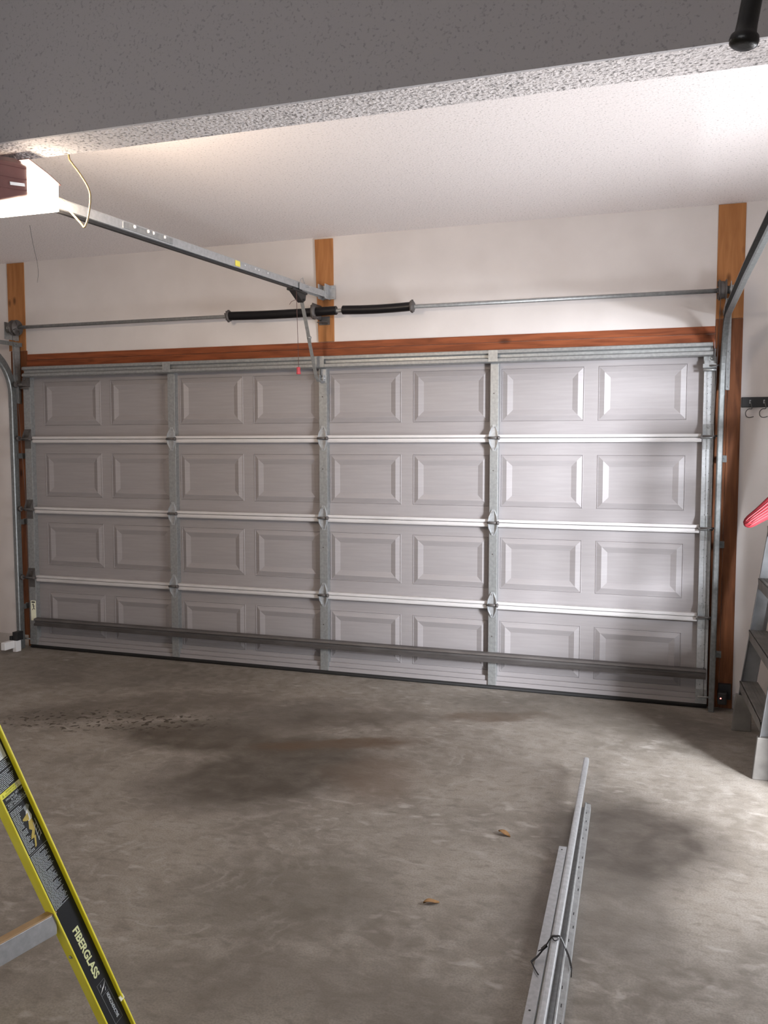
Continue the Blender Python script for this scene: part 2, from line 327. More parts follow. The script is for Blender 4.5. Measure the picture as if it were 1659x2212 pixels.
# ------------------------------------------------------------------ the garage door
door = bpy.data.objects.new('door_1', None); C.objects.link(door)
tag(door, 'closed grey sectional garage door with raised panels and galvanised stiles', 'garage door', kind='structure')
JZ = [0.028, 0.544, 1.065, 1.595, 2.105]
SX = [(-2.437, -2.375), (-1.186, -1.130), (-0.027, 0.030), (1.128, 1.180), (2.375, 2.437)]
PX = [(-2.287, -1.781), (-1.697, -1.191), (-1.115, -0.614), (-0.534, -0.033), (0.033, 0.534), (0.614, 1.115), (1.191, 1.697), (1.779, 2.287)]
YS = 0.045
def panel_mesh(wd, ht):
    lv = [(0, YS), (.0035, YS - .0035), (.006, YS + .001), (.037, YS - .0108), (.071, YS + .001)]
    v = []; f = []
    for a, y in lv: v += [(a, y, a), (wd - a, y, a), (wd - a, y, ht - a), (a, y, ht - a)]
    for i in range(len(lv) - 1):
        for k in range(4): f.append((i * 4 + k, i * 4 + (k + 1) % 4, i * 4 + 4 + (k + 1) % 4, i * 4 + 4 + k))
    b = (len(lv) - 1) * 4; f.append((b, b + 1, b + 2, b + 3))
    return v, f
PH = 0.328
pcache = {}
for si in range(4):
    z0, z1 = JZ[si], JZ[si + 1]; pz0 = z1 - .106 - PH if si == 0 else z0 + .098 + (.003 if si == 3 else 0); pz1 = pz0 + PH
    s = MB(); xs = [-2.44] + [q for p in PX for q in p] + [2.44]; zs = [z0, pz0, pz1, z1]
    for i in range(len(xs) - 1):
        for k in range(3):
            if k == 1 and i % 2 == 1: continue
            s.poly([(xs[i], YS, zs[k]), (xs[i + 1], YS, zs[k]), (xs[i + 1], YS, zs[k + 1]), (xs[i], YS, zs[k + 1])], [(0, 1, 2, 3)])
    s.box(-2.44, 2.44, YS + .008, YS + .012, z0, z1)
    s.box(-2.44, 2.44, YS, YS + .012, z0, z0 + .002); s.box(-2.44, 2.44, YS, YS + .012, z1 - .002, z1); s.box(-2.44, -2.438, YS, YS + .012, z0, z1); s.box(2.438, 2.44, YS, YS + .012, z0, z1)
    sec = s.build('door_section', 'door', door)
    for (x0, x1) in PX:
        key = (round(x1 - x0, 3),)
        if key not in pcache:
            v, f = panel_mesh(x1 - x0, PH); pcache[key] = MB().poly(v, f).build('raised_panel', 'door', sec, world=False); o = pcache[key]
        else: o = pcache[key].copy(); C.objects.link(o); o.parent = sec
        o.location = (x0, 0, pz0)
    # rails along the joints, each a folded white lip with a shadow line
    lip = [(0, 0), (0, 1)]
    if si < 3: s2 = MB(); s2.box(-2.372, 2.372, .0035, YS, z1 - .0225, z1 - .0015); s2.box(-2.372, 2.372, .0065, YS, z1 - .0275, z1 - .0225); s2.build('top_rail', 'doorwhite', sec, bevel=.0022)
    if si > 0: s2 = MB(); s2.box(-2.372, 2.372, .0005, YS, z0 + .0015, z0 + .0200); s2.build('bottom_rail', 'doorwhite', sec, bevel=.0022)
    if si == 0: s2 = MB(); s2.box(-2.40, 2.40, .010, YS, .024, .052); s2.box(-2.40, 2.40, .022, YS, .052, .082); s2.build('bottom_rail', 'door', sec, bevel=.002)
    if si == 3: MB().box(-2.40, 2.40, .01, YS, z1 - .03, z1).build('top_rail', 'doorwhite', sec, bevel=.002)
    for xi, (x0, x1) in enumerate(SX):
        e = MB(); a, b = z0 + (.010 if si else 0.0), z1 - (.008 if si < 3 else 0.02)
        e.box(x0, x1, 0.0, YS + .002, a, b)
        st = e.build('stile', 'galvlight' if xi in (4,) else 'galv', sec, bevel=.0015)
        if xi == 4:                                          # punched holes of the end stile
            h = MB()
            for k in range(9):
                for q in (0, 1):
                    if random.random() < .35: continue
                    zz = a + .07 + k * (b - a - .14) / 8 + q * .008; xx = x0 + .022 + q * .018
                    h.lathe((xx, -.0012, zz), (0, 1, 0), [(0, .0022), (.001, .0022)], 6)
            h.build('punched_hole', 'blackplastic', sec, kind='stuff')
        elif xi in (2, 3): MB().lathe(((x0 + x1) / 2 - .003, -.0015, b - .215 if si == 3 else (a + b) / 2 + .06), (0, 1, 0), [(0, .0045), (.002, .0045)], 8).build('punched_hole', 'darksteel', sec)
MB().box(-2.44, 2.44, .006, .050, 0.0, .026).build('rubber_seal', 'rubber', door, bevel=.004)
MB().tube([(-2.44, .012, .010), (2.44, .012, .010)], .010, 8).build('rubber_seal', 'rubber', door)
# hinges on the inner stiles
def hinge(x, z, proto=[None]):
    h = bpy.data.objects.new('hinge', None); C.objects.link(h); h.parent = door; h.location = (x, -.001, z)
    if proto[0] is None:
        up = MB(); dn = MB()
        for b, sg in ((up, 1), (dn, -1)):
            out = [(-.030, .006), (.030, .006), (.026, .040), (.010, .082), (-.010, .082), (-.026, .040)]
            b.poly([(p, -.003, q * sg) for p, q in out] + [(p, 0, q * sg) for p, q in out], [tuple(range(6)), tuple(range(11, 5, -1))] + [(i, (i + 1) % 6, 6 + (i + 1) % 6, 6 + i) for i in range(6)])
            for s in (-1, 1):                                 # folded side flanges
                a = [(.030 * s, -.003, .006 * sg), (.026 * s, -.003, .040 * sg), (.009 * s, -.003, .078 * sg)]
                bb = [(.030 * s, -.022, .006 * sg), (.026 * s, -.018, .036 * sg), (.009 * s, -.006, .076 * sg)]
                c = [(p - .002 * s, y, q) for p, y, q in a]; d = [(p - .002 * s, y, q) for p, y, q in bb]
                b.poly(a + bb + c + d, [(0, 1, 4, 3), (1, 2, 5, 4), (6, 9, 10, 7), (7, 10, 11, 8), (3, 4, 10, 9), (4, 5, 11, 10), (0, 3, 9, 6), (2, 8, 11, 5)])
            b.lathe((0, -.009, .066 * sg), (0, 1, 0), [(0, .0055), (.006, .0065)], 6)
        u = up.build('hinge_leaf', 'galvlight', h, world=False); d = dn.build('hinge_leaf', 'galvlight', h, world=False)
        pn = MB().tube([(-.036, -.014, 0), (.036, -.014, 0)], .0085, 10); pn.tube([(.026, -.014, 0), (.038, -.014, 0)], .013, 10); pn = pn.build('hinge_pin', 'darksteel', h, world=False)
        proto[0] = (u, d, pn)
    else:
        for q in proto[0]: c = q.copy(); C.objects.link(c); c.parent = h
for z in JZ[1:4]:
    for xi in (1, 2, 3): hinge(sum(SX[xi]) / 2, z)
# end hinges with rollers running in the tracks
for z in JZ[1:4]:
    for sgn in (-1, 1):
        x = 2.406 * sgn; h = MB().box(x - .031, x + .031, -.004, 0, z + .008, z + .075); h.box(x - .026, x + .026, -.004, 0, z - .070, z - .010)
        for s in (-1, 1): h.poly([(x + .031 * s, -.004, z + .07), (x + .031 * s, -.004, z + .008), (x + .031 * s, -.034, z + .010), (x + .028 * s, -.004, z + .07), (x + .028 * s, -.004, z + .008), (x + .028 * s, -.034, z + .010)], [(0, 1, 2), (5, 4, 3), (0, 2, 5, 3), (0, 3, 4, 1), (1, 4, 5, 2)])
        h.tube([(x - .040, -.016, z), (x + .040, -.016, z)], .010, 10)
        h.lathe((x, -.008, z + .055), (0, 1, 0), [(0, .005), (.005, .006)], 6); h.lathe((x, -.008, z - .05), (0, 1, 0), [(0, .005), (.005, .006)], 6)
        e = h.build('end_hinge', 'darksteel' if sgn < 0 else 'galv', door)
        r = MB().tube([(x - .03 * sgn, -.034, z + .006), (x + .065 * sgn, -.034, z + .006)], .0055, 8); r.lathe((x + .050 * sgn, -.034, z + .006), (sgn, 0, 0), [(0, .016), (.003, .020), (.014, .020), (.017, .016)], 14)
        r.build('roller', 'darksteel', e)
for sgn in (-1, 1):                                            # top fixtures with their rollers
    x = 2.406 * sgn; h = MB().box(x - .034, x + .034, -.006, 0, 1.985, 2.055); h.box(x - .038, x + .036, -.040, -.006, 1.990, 2.012); h.box(x - .030, x + .030, -.022, -.006, 2.012, 2.03)
    h.tube([(x - .036, -.030, 1.978), (x + .036, -.030, 1.978)], .008, 8)
    h.lathe((x + .01 * sgn, -.014, 2.043), (0, 1, 0), [(0, .006), (.008, .0065)], 6)
    e = h.build('top_fixture', 'darksteel' if sgn < 0 else 'galv', door)
    r = MB().tube([(x, -.045, 2.00), (x + .068 * sgn, -.045, 2.00)], .0055, 8); r.lathe((x + .05 * sgn, -.045, 2.00), (sgn, 0, 0), [(0, .016), (.003, .020), (.014, .020), (.017, .016)], 14); r.build('roller', 'darksteel', e)
    h = MB().box(x - .032, x + .032, -.004, 0, .03, .115); h.tube([(x - .02, -.02, .075), (x + .062 * sgn, -.02, .075)], .006, 8); h.build('bottom_bracket', 'galv', door)
# stiffening struts
line = [(0.0, 2.128), (.040, 2.132), (.052, 2.128), (.055, 2.112), (.030, 2.104), (.030, 2.086), (.052, 2.078), (.055, 2.062), (.040, 2.056), (0, 2.056)]
MB().extrude(sheet_profile([(-a, z) for a, z in line], .003), [(-2.398, 0.0, 0), (2.420, 0.0, 0)], (0, 0, 1)).build('top_strut', 'galv', door)
for x0, x1 in SX[1:4]: MB().box(x0 - .002, x1 + .004, -.0585, -.0555, 2.060, 2.130).build('strut_clip', 'galv', door)
line = [(0.0, .240), (.040, .238), (.046, .228), (.030, .222), (.030, .206), (.046, .198), (.042, .186), (0, .184)]
MB().extrude(sheet_profile([(-a, z) for a, z in line], .003), [(-2.365, 0.0, 0), (2.428, 0.0, 0)], (0, 0, 1)).build('lower_strut', 'darksteel', door)
# caution sticker on the left end stile
lb = MB().box(-2.424, -2.378, -.0026, -.0004, .215, .368).build('caution_label', 'inkpale', door); lb['label'] = 'cream caution label with a black pictogram'
g = MB(); g.box(-2.416, -2.384, -.0032, -.0026, .352, .362); g.lathe((-2.402, -.0034, .340), (0, 1, 0), [(0, .006), (.001, .006)], 10); g.bar((-2.402, -.003, .334), (-2.396, -.003, .312), .006, .0008, (0, 1, 0)); g.bar((-2.396, -.003, .314), (-2.410, -.003, .296), .004, .0008, (0, 1, 0)); g.bar((-2.396, -.003, .314), (-2.386, -.003, .300), .004, .0008, (0, 1, 0)); g.bar((-2.402, -.003, .330), (-2.386, -.003, .326), .004, .0008, (0, 1, 0))
g.build('pictogram', 'blackplastic', lb)
# the two tracks and their brackets
def track(sgn, label):
    t = thing('door_track', (2.47 * sgn, 0.0, 0), label, 'door track')
    prof = sheet_profile([(-.026, -.030), (-.030, -.024), (-.028, -.004), (-.022, 0), (.022, 0), (.028, -.004), (.030, -.024), (.026, -.030)], .0022)
    prof = [(a, b * sgn * -1) for a, b in prof] if sgn < 0 else prof
    prof = [(a, b) for a, b in prof]
    vx = lambda z: (2.477 + .010 * z / 1.9) * sgn
    v = MB().extrude(prof, [(vx(0), -.038, 0.002), (vx(.95), -.038, .95), (vx(1.90), -.038, 1.90)], (1, 0, 0)); v.build('vertical_track', 'galvdark', t)
    path = []
    for k in range(13):
        a = k / 12 * PI / 2; path.append(((2.488 + .012 * k / 12) * sgn, -.373 + .335 * math.cos(a), 1.93 + .335 * math.sin(a)))
    path = [(2.488 * sgn, -.038, 1.83)] + path + [(2.535 * sgn, -1.3, 2.300), (2.568 * sgn, -1.95, 2.330), (2.612 * sgn, -2.85, 2.372)]
    MB().extrude(prof, path, (1, 0, 0)).build('horizontal_track', 'galvdark', t)
    # flag bracket: upright angle on the jamb with a stub that carries the curve
    f = MB(); xb = 2.504 * sgn
    f.box(min(xb - .012 * sgn, xb + .012 * sgn), max(xb - .012 * sgn, xb + .012 * sgn), .040, .0445, 1.865, 2.315)
    f.box(min(xb - .012 * sgn, xb - .009 * sgn), max(xb - .012 * sgn, xb - .009 * sgn), -.035, .0445, 1.865, 2.315)
    for k in range(5): f.lathe((xb + .003 * sgn, .036, 1.885 + k * .1), (0, 1, 0), [(0, .004), (.005, .005)], 6)
    f.build('flag_bracket', 'galv', t)
    s = MB(); s.box(min(2.470 * sgn, 2.474 * sgn), max(2.470 * sgn, 2.474 * sgn), -.40, .04, 2.288, 2.318); s.box(min(2.474 * sgn, 2.50 * sgn), max(2.474 * sgn, 2.50 * sgn), -.40, .04, 2.315, 2.318)
    for yy in (-.05, -.02): s.lathe((2.466 * sgn, yy, 2.302), (sgn, 0, 0), [(0, .005), (.004, .006)], 6)
    s.build('track_angle', 'galvdark', t)
    for z in (.30, .95, 1.45):
        b = MB(); b.box(min(2.479 * sgn, 2.482 * sgn), max(2.479 * sgn, 2.482 * sgn), -.03, .052, z, z + .04); b.box(min(2.482 * sgn, 2.512 * sgn), max(2.482 * sgn, 2.512 * sgn), .046, .0495, z, z + .04)
        b.lathe((2.497 * sgn, .042, z + .02), (0, 1, 0), [(0, .005), (.005, .006)], 6); b.build('jamb_bracket', 'galvdark', t)
    h = MB(); h.bar((2.60 * sgn, -2.6, 2.36), (2.60 * sgn, -2.6, 2.921), .03, .003, (0, 1, 0)); h.build('hanger', 'galvdark', t)
    return t
track(-1, 'galvanised door track on the left jamb, curving away out of the picture')
track(1, 'galvanised door track on the right jamb, rising towards the camera at top right')

# torsion bar with drums
sh = thing('torsion_shaft', (0, -.06, 2.42), 'long galvanised torsion shaft running along the white wall above the door', 'shaft')
MB().tube([(-2.525, -.06, 2.42), (2.50, -.06, 2.415)], .0127, 12).build('shaft', 'galv', sh)
for sgn in (-1, 1):
    x = 2.440 * sgn if sgn < 0 else 2.462
    d = MB().lathe((x - .022, -.06, 2.418), (1, 0, 0), [(0, .018), (0, .056), (.006, .058), (.010, .052), (.016, .048), (.022, .049), (.028, .047), (.034, .049), (.038, .058), (.044, .056), (.044, .022), (.052, .022), (.052, .014)], 24)
    for k in range(4):
        a = k * PI / 2 + .4; d.bar((x + .026 * (1 if sgn < 0 else -1), -.06 + .02 * math.cos(a), 2.418 + .02 * math.sin(a)), (x + .026 * (1 if sgn < 0 else -1), -.06 + .05 * math.cos(a), 2.418 + .05 * math.sin(a)), .006, .008, (1, 0, 0))
    d.build('cable_drum', 'darksteel', sh)
    b = MB(); bx = 2.505 * sgn; b.box(bx - .002, bx + .002, -.10, .046, 2.335, 2.46); b.box(min(bx, bx + .03 * sgn), max(bx, bx + .03 * sgn), .042, .046, 2.335, 2.46); b.lathe((bx - .012 * sgn, -.06, 2.417), (sgn, 0, 0), [(0, .022), (.01, .024), (.02, .022)], 16)
    b.build('end_bearing_plate', 'galv', sh)
    MB().tube([((x - .01 * sgn), -.107, 2.41), (2.420 * sgn, -.030, 1.2), (2.418 * sgn, -.024, .08)], .0016, 5).build('lift_cable', 'darksteel', sh)
cb = MB(); cb.box(-.030, -.024, -.10, .046, 2.375, 2.47); cb.box(-.040, .035, .040, .047, 2.345, 2.40); cb.box(-.036, .032, -.010, .042, 2.356, 2.360)
cb.lathe((-.040, -.06, 2.42), (1, 0, 0), [(0, .034), (0, .050), (.010, .052), (.018, .046), (.024, .038)], 20)
for a in (.6, 2.2, 3.9, 5.3): cb.tube([(-.046, -.06 + .042 * math.cos(a), 2.42 + .042 * math.sin(a)), (-.010, -.06 + .042 * math.cos(a), 2.42 + .042 * math.sin(a))], .005, 6)
for xx, zz in ((-.028, 2.353), (.026, 2.353)): cb.lathe((xx, .030, zz), (0, 1, 0), [(0, .006), (.012, .0075)], 6)
cb.build('centre_bracket', 'darksteel', sh)
def spring(x0, x1, label, cones):
    n = int((x1 - x0) / .0062); prof = []
    for k in range(n):
        a = (x1 - x0) * k / n; prof += [(a, .0258), (a + .0031, .0292)]
    prof.append((x1 - x0, .0258))
    sag = lambda u: -.006 * math.sin(PI * min(1, max(0, u)))
    pts = [Vector((x0 + a, -.06, 2.42 + sag(a / (x1 - x0)))) for a, r in prof]
    s = MB().tube(pts, [r for a, r in prof], 18); t = s.build('torsion_spring', 'blacksteel', sh); t['label'] = label
    for xe, sgn in cones:
        c = MB().lathe((xe, -.06, 2.42), (sgn, 0, 0), [(-.04, .025), (-.004, .026), (-.004, .036), (.010, .038), (.014, .033), (.022, .020), (.022, .014)], 20)
        for k in range(8):
            a = k * PI / 4; c.box(min(xe, xe + .012 * sgn), max(xe, xe + .012 * sgn), -.06 + .037 * math.cos(a) - .004, -.06 + .037 * math.cos(a) + .004, 2.42 + .037 * math.sin(a) - .004, 2.42 + .037 * math.sin(a) + .004)
        c.lathe((xe + .012 * sgn, -.085, 2.43), (0, -1, 0), [(0, .006), (.016, .006)], 6)
        c.build('winding_cone', 'darksteel', t)
spring(-.655, .126, 'longer black coiled torsion spring passing through the centre bracket', [(-.655, -1)])
spring(.168, .632, 'shorter black coiled torsion spring on the right half of the shaft', [(.632, 1)])

# ------------------------------------------------------------------ the opener
op = thing('garage_door_opener', (0, -2.9, 2.45), 'maroon garage door opener with a glowing lamp lens and long steel rail', 'door opener')
XM = .130
h = MB()
sec = [(-2.898, 2.385, 2.522), (-2.94, 2.372, 2.520), (-3.06, 2.326, 2.500), (-3.32, 2.300, 2.480), (-3.36, 2.315, 2.46)]
prev = None
for (y, zb, zt) in sec:
    ring = [(-XM, y, zb + .02), (-XM + .02, y, zb), (XM - .02, y, zb), (XM, y, zb + .02), (XM, y, zt - .02), (XM - .025, y, zt), (-XM + .025, y, zt), (-XM, y, zt - .02)]
    if prev: h.poly(prev + ring, [(i, (i + 1) % 8, 8 + (i + 1) % 8, 8 + i) for i in range(8)])
    else: h.poly(ring, [tuple(range(8))])
    prev = ring
h.poly(prev, [tuple(range(8))[::-1]])
hs = h.build('housing', 'housing', op, bevel=.004)
r = MB()
for z in (2.492, 2.455, 2.418): r.bar((XM + .0005, -2.905, z), (XM + .0005, -3.28, z - .055), .003, .004)
r.build('housing_rib', 'housing', hs)
lbm = MB().bar((XM + .0012, -2.915, 2.434), (XM + .0012, -2.985, 2.421), .002, .010); lo = lbm.build('name_badge', 'whiteplastic', hs); lo['label'] = 'small worn white lettering'
# lamp lens: wraps the door end and runs under the housing
l = MB(); prev = None
for (y, zb, zt, xw) in ((-2.722, 2.400, 2.470, .112), (-2.738, 2.388, 2.482, .128), (-2.80, 2.378, 2.501, .133), (-2.897, 2.366, 2.524, .134)):
    ring = [(-xw, y, zb), (xw, y, zb), (xw, y, zt), (-xw, y, zt)]
    if prev: l.poly(prev + ring, [(i, (i + 1) % 4, 4 + (i + 1) % 4, 4 + i) for i in range(4)])
    else: l.poly(ring, [(0, 1, 2, 3)])
    prev = ring
l.poly(prev, [(3, 2, 1, 0)])
l.poly([(-.130, -2.890, 2.366), (.130, -2.890, 2.366), (.120, -3.20, 2.290), (-.120, -3.20, 2.290), (-.130, -2.890, 2.384), (.130, -2.890, 2.384), (.120, -3.20, 2.310), (-.120, -3.20, 2.310)],
       [(0, 1, 2, 3), (4, 7, 6, 5), (1, 5, 6, 2), (0, 3, 7, 4), (2, 6, 7, 3)])
ln = l.build('lamp_lens', 'lens', op)
cv = MB(); cv.poly([(-.136, -2.732, 2.4815), (.136, -2.732, 2.4815), (.137, -2.80, 2.5025), (-.137, -2.80, 2.5025), (.137, -2.898, 2.5255), (-.137, -2.898, 2.5255), (-.136, -2.732, 2.484), (.136, -2.732, 2.484), (.137, -2.80, 2.505), (-.137, -2.80, 2.505), (.137, -2.898, 2.528), (-.137, -2.898, 2.528)], [(0, 1, 2, 3), (3, 2, 4, 5), (6, 9, 8, 7), (9, 11, 10, 8), (0, 6, 7, 1), (1, 7, 8, 2), (2, 8, 10, 4), (5, 11, 9, 3), (3, 9, 6, 0), (4, 10, 11, 5)]).build('added_lens_shield', 'housing', op)  # opaque plate added to keep the lens light off the beam
bl = bpy.data.lights.new('opener_bulb', 'AREA'); bl.shape = 'RECTANGLE'; bl.size = .20; bl.size_y = .07; bl.energy = 26; bl.color = (1.0, 0.80, 0.60)
bo = bpy.data.objects.new('opener_bulb', bl); C.objects.link(bo); bo.location = (0, -2.715, 2.44); bo.rotation_euler = Vector((0, 1, .25)).to_track_quat('-Z', 'Y').to_euler()   # the bulb behind the front of the lens
for xx in (-.08, .08):
    s = MB(); s.box(xx - .012, xx + .012, -3.202, -3.198, 2.48, ZN); s.build('hanger_strap', 'galv', op)
# rail
RA, RB = Vector((0, -2.57, 2.462)), Vector((.010, -.36, 2.525))
def rp(y): return RA + (RB - RA) * ((y - RA.y) / (RB.y - RA.y))
MB().extrude([(-.016, -.016), (-.016, .016), (.020, .016), (.020, .010), (.026, .010), (.026, -.010), (.020, -.010), (.020, -.016)], [RA + Vector((0, -.22, -.006)), RB], (1, 0, 0)).build('rail', 'galvlight', op, bevel=.0015)
MB().bar(RA + Vector((0, -.05, -.0255)), RB + Vector((0, 0, -.0225)), .018, .010).build('drive_chain', 'blackplastic', op)
MB().bar(rp(-2.2) + Vector((0, 0, .004)), rp(-1.82) + Vector((0, 0, .004)), .040, .026).build('rail_splice', 'galv', op, bevel=.002)
for y in (-2.12, -2.02, -1.98, -1.89): MB().lathe(rp(y) + Vector((.019, 0, .010)), (1, 0, 0), [(0, .008), (.006, .007), (.008, .003)], 8).build('rail_bolt', 'whiteplastic', op)
for y in (-1.12, -1.0, -.96, -.85): MB().lathe(rp(y) + Vector((.017, 0, .008)), (1, 0, 0), [(0, .005), (.004, .004)], 8).build('rail_bolt', 'whiteplastic', op)
MB().bar(rp(-1.225) + Vector((.0185, 0, .004)), rp(-1.175) + Vector((.0185, 0, .005)), .002, .028).build('warning_sticker', 'stickeryellow', op)
# header bracket at the wall end
b = MB()
for s in (-1, 1): b.bar((.012 + .020 * s, -.43, 2.520), (.012 + .020 * s, -.02, 2.535), .003, .040)
for s in (-1, 1): b.box(.012 + .024 * s - .003, .012 + .024 * s + .003, -.04, .047, 2.505, 2.60)
b.box(-.02, .075, .040, .048, 2.510, 2.600); b.tube([(-.02, -.02, 2.54), (.045, -.02, 2.54)], .007, 8); b.tube([(-.02, -.33, 2.530), (.055, -.33, 2.530)], .006, 8)
for q in ((.060, 2.585), (.060, 2.525)): b.lathe((q[0], .030, q[1]), (0, 1, 0), [(0, .008), (.010, .009)], 6)
b.tube([(.034, -.36, 2.545), (.036, -.39, 2.575), (.036, -.42, 2.560), (.034, -.43, 2.535)], .0025, 6)
b.build('header_bracket', 'galvlight', op, bevel=.001)
# trolley, arm, release cord
t = MB().poly([(-.018, -.49, 2.492), (-.018, -.30, 2.492), (-.018, -.31, 2.45), (-.018, -.345, 2.432), (-.018, -.37, 2.440), (-.018, -.45, 2.475),
               (.020, -.49, 2.492), (.020, -.30, 2.492), (.020, -.31, 2.45), (.020, -.345, 2.432), (.020, -.37, 2.440), (.020, -.45, 2.475)],
              [(0, 1, 2, 3, 4, 5), (11, 10, 9, 8, 7, 6)] + [(i, (i + 1) % 6, 6 + (i + 1) % 6, 6 + i) for i in range(6)])
t.box(-.022, .024, -.50, -.29, 2.486, 2.500); t.tube([(-.024, -.345, 2.448), (.030, -.345, 2.448)], .007, 8)
t.build('trolley', 'blackplastic', op, bevel=.003)
a = MB().bar((.003, -.340, 2.455), (-.003, -.205, 2.215), .022, .006, (0, 1, .5)); a.build('upper_arm', 'galv', op)
a = MB(); pts = [(-.006, -.220, 2.250), (-.006, -.140, 2.090), (-.010, -.085, 1.995), (-.004, -.060, 1.968), (.006, -.038, 1.972), (.014, -.024, 1.990)]
a.extrude([(-.0025, -.011), (-.0025, .011), (.0025, .011), (.0025, -.011)], pts, (1, 0, 0)); a.lathe((.010, -.212, 2.233), (-1, 0, 0), [(0, .009), (.024, .009)], 8); a.build('lower_arm', 'galv', op)
b = MB(); b.box(-.010, .026, -.006, -.001, 1.960, 2.052)
for s in (-.004, .020): b.box(s, s + .003, -.045, -.003, 1.970, 2.010)
b.tube([(-.010, -.026, 1.990), (.030, -.026, 1.990)], .006, 8); b.build('door_bracket', 'galvlight', op)
c = MB().tube([(.024, -.46, 2.486), (.024, -.455, 2.43), (.032, -.45, 2.022)], .0017, 5); c.tube([(.024, -.455, 2.435), (.010, -.50, 2.415), (.006, -.52, 2.395)], .0016, 5); rc = c.build('release_cord', 'redcord', op)
o = MB().lathe((.030, -.45, 2.026), (.03, 0, -1), [(0, .004), (0, .010), (.004, .0125), (.018, .011), (.036, .0135), (.042, .014), (.044, .006)], 14).build('pull_handle', 'redhandle', rc); o['label'] = 'red pull handle'
# power cord looping from the opener up behind the beam
cp_ = [(.03, -2.722, 2.455), (.041, -2.62, 2.4715), (.081, -2.62, 2.4255), (.132, -2.62, 2.3737), (.142, -2.62, 2.361), (.150, -2.62, 2.363), (.1635, -2.62, 2.393), (.1758, -2.62, 2.4595), (.1668, -2.62, 2.5024), (.1313, -2.62, 2.5562), (.0974, -2.62, 2.5983), (.0838, -2.62, 2.6283), (.078, -2.62, 2.75), (.08, -2.62, 2.92)]
def smooth(pts, n=6):
    P = [Vector(p) for p in pts]; out = []
    for i in range(len(P) - 1):
        p0, p1, p2, p3 = P[max(i - 1, 0)], P[i], P[i + 1], P[min(i + 2, len(P) - 1)]
        for k in range(n):
            t = k / n; out.append(0.5 * ((2 * p1) + (-p0 + p2) * t + (2 * p0 - 5 * p1 + 4 * p2 - p3) * t * t + (-p0 + 3 * p1 - 3 * p2 + p3) * t ** 3))
    return out + [P[-1]]
MB().tube(smooth(cp_), .0038, 8).build('power_cord', 'cord', op)
# safety sensors
s = thing('safety_sensor', (-2.50, -.15, 0.0), 'white safety sensor on a black bracket at the foot of the left track', 'sensor')
MB().box(-2.495, -2.455, -.25, -.15, .030, .088).build('sensor_case', 'whiteplastic', s, bevel=.005)
b = MB(); b.box(-2.475, -2.430, -.150, -.085, .085, .150); b.box(-2.500, -2.475, -.150, -.075, .085, .1); b.bar((-2.485, -.15, .06), (-2.485, -.15, .12), .02, .02, (0, 1, 0)); b.build('bracket', 'blackplastic', s, bevel=.003)
MB().box(-2.475, -2.440, -.15, -.10, .0, .086).build('bracket_foot', 'whiteplastic', s, bevel=.002)
s = thing('safety_sensor', (2.52, -.03, 0.0), 'black safety sensor with a red light at the foot of the right jamb', 'sensor')
MB().box(2.495, 2.545, -.06, .02, .048, .118).build('sensor_case', 'blackplastic', s, bevel=.006)
MB().box(2.500, 2.570, .02, .052, .06, .15).build('bracket', 'blackplastic', s, bevel=.002)
MB().lathe((2.512, -.059, .086), (0, -1, 0), [(0, .0042), (.003, .003), (.004, .001)], 8).build('led', 'led', s)

# thin wire hanging off the ceiling at the left
tag(MB().tube(smooth([(-1.626, -.83, 2.92), (-1.618, -.83, 2.87), (-1.600, -.83, 2.78), (-1.578, -.83, 2.69), (-1.572, -.83, 2.62), (-1.582, -.83, 2.565)]), .0014, 5).build('hanging_wire', 'wire'), 'thin grey wire hanging from the ceiling at the left', 'wire')

# ------------------------------------------------------------------ hook rack on the front wall, right
r = thing('hook_rack', (2.75, .05, 1.795), 'black wall rail with wire hooks to the right of the right jamb', 'hook rack')
rl = MB(); rl.box(2.583, 3.20, .040, .0598, 1.765, 1.823); rl.build('rack_rail', 'blackplastic', r, bevel=.003)
for k in range(7):
    x = 2.625 + .0735 * k; y = .030
    MB().tube(smooth([(x + .004, .036, 1.800), (x + .008, y - .004, 1.780), (x + .012, y - .006, 1.757), (x - .006, y - .01, 1.754), (x - .020, y - .012, 1.738), (x - .018, y - .012, 1.716), (x - .002, y - .012, 1.706), (x + .022, y - .012, 1.711)], 5), .0028, 6).build('hook', 'darksteel', r)
    MB().box(x - .001, x + .007, .037, .0405, 1.786, 1.806).build('hook_tab', 'galvlight', r)

# ------------------------------------------------------------------ black grip hanging in at the top right
gp = thing('handlebar_grip', (2.36, -4.2, 2.05), 'black rubber grip with a flanged end hanging down in the top right corner', 'handle')
a0 = Vector((2.3545, -4.2, 2.047)); d0 = Vector((.16, .05, 1)).normalized()
MB().lathe(a0, d0, [(0, .006), (0, .013), (.003, .0175), (.008, .0185), (.013, .0175), (.017, .0135), (.03, .0128), (.12, .0125), (.13, .0122)], 24).build('grip', 'grip', gp)
MB().tube([a0 + d0 * .13, a0 + d0 * (3.35 - 2.047) / d0.z], .011, 14).build('tube', 'darksteel', gp)

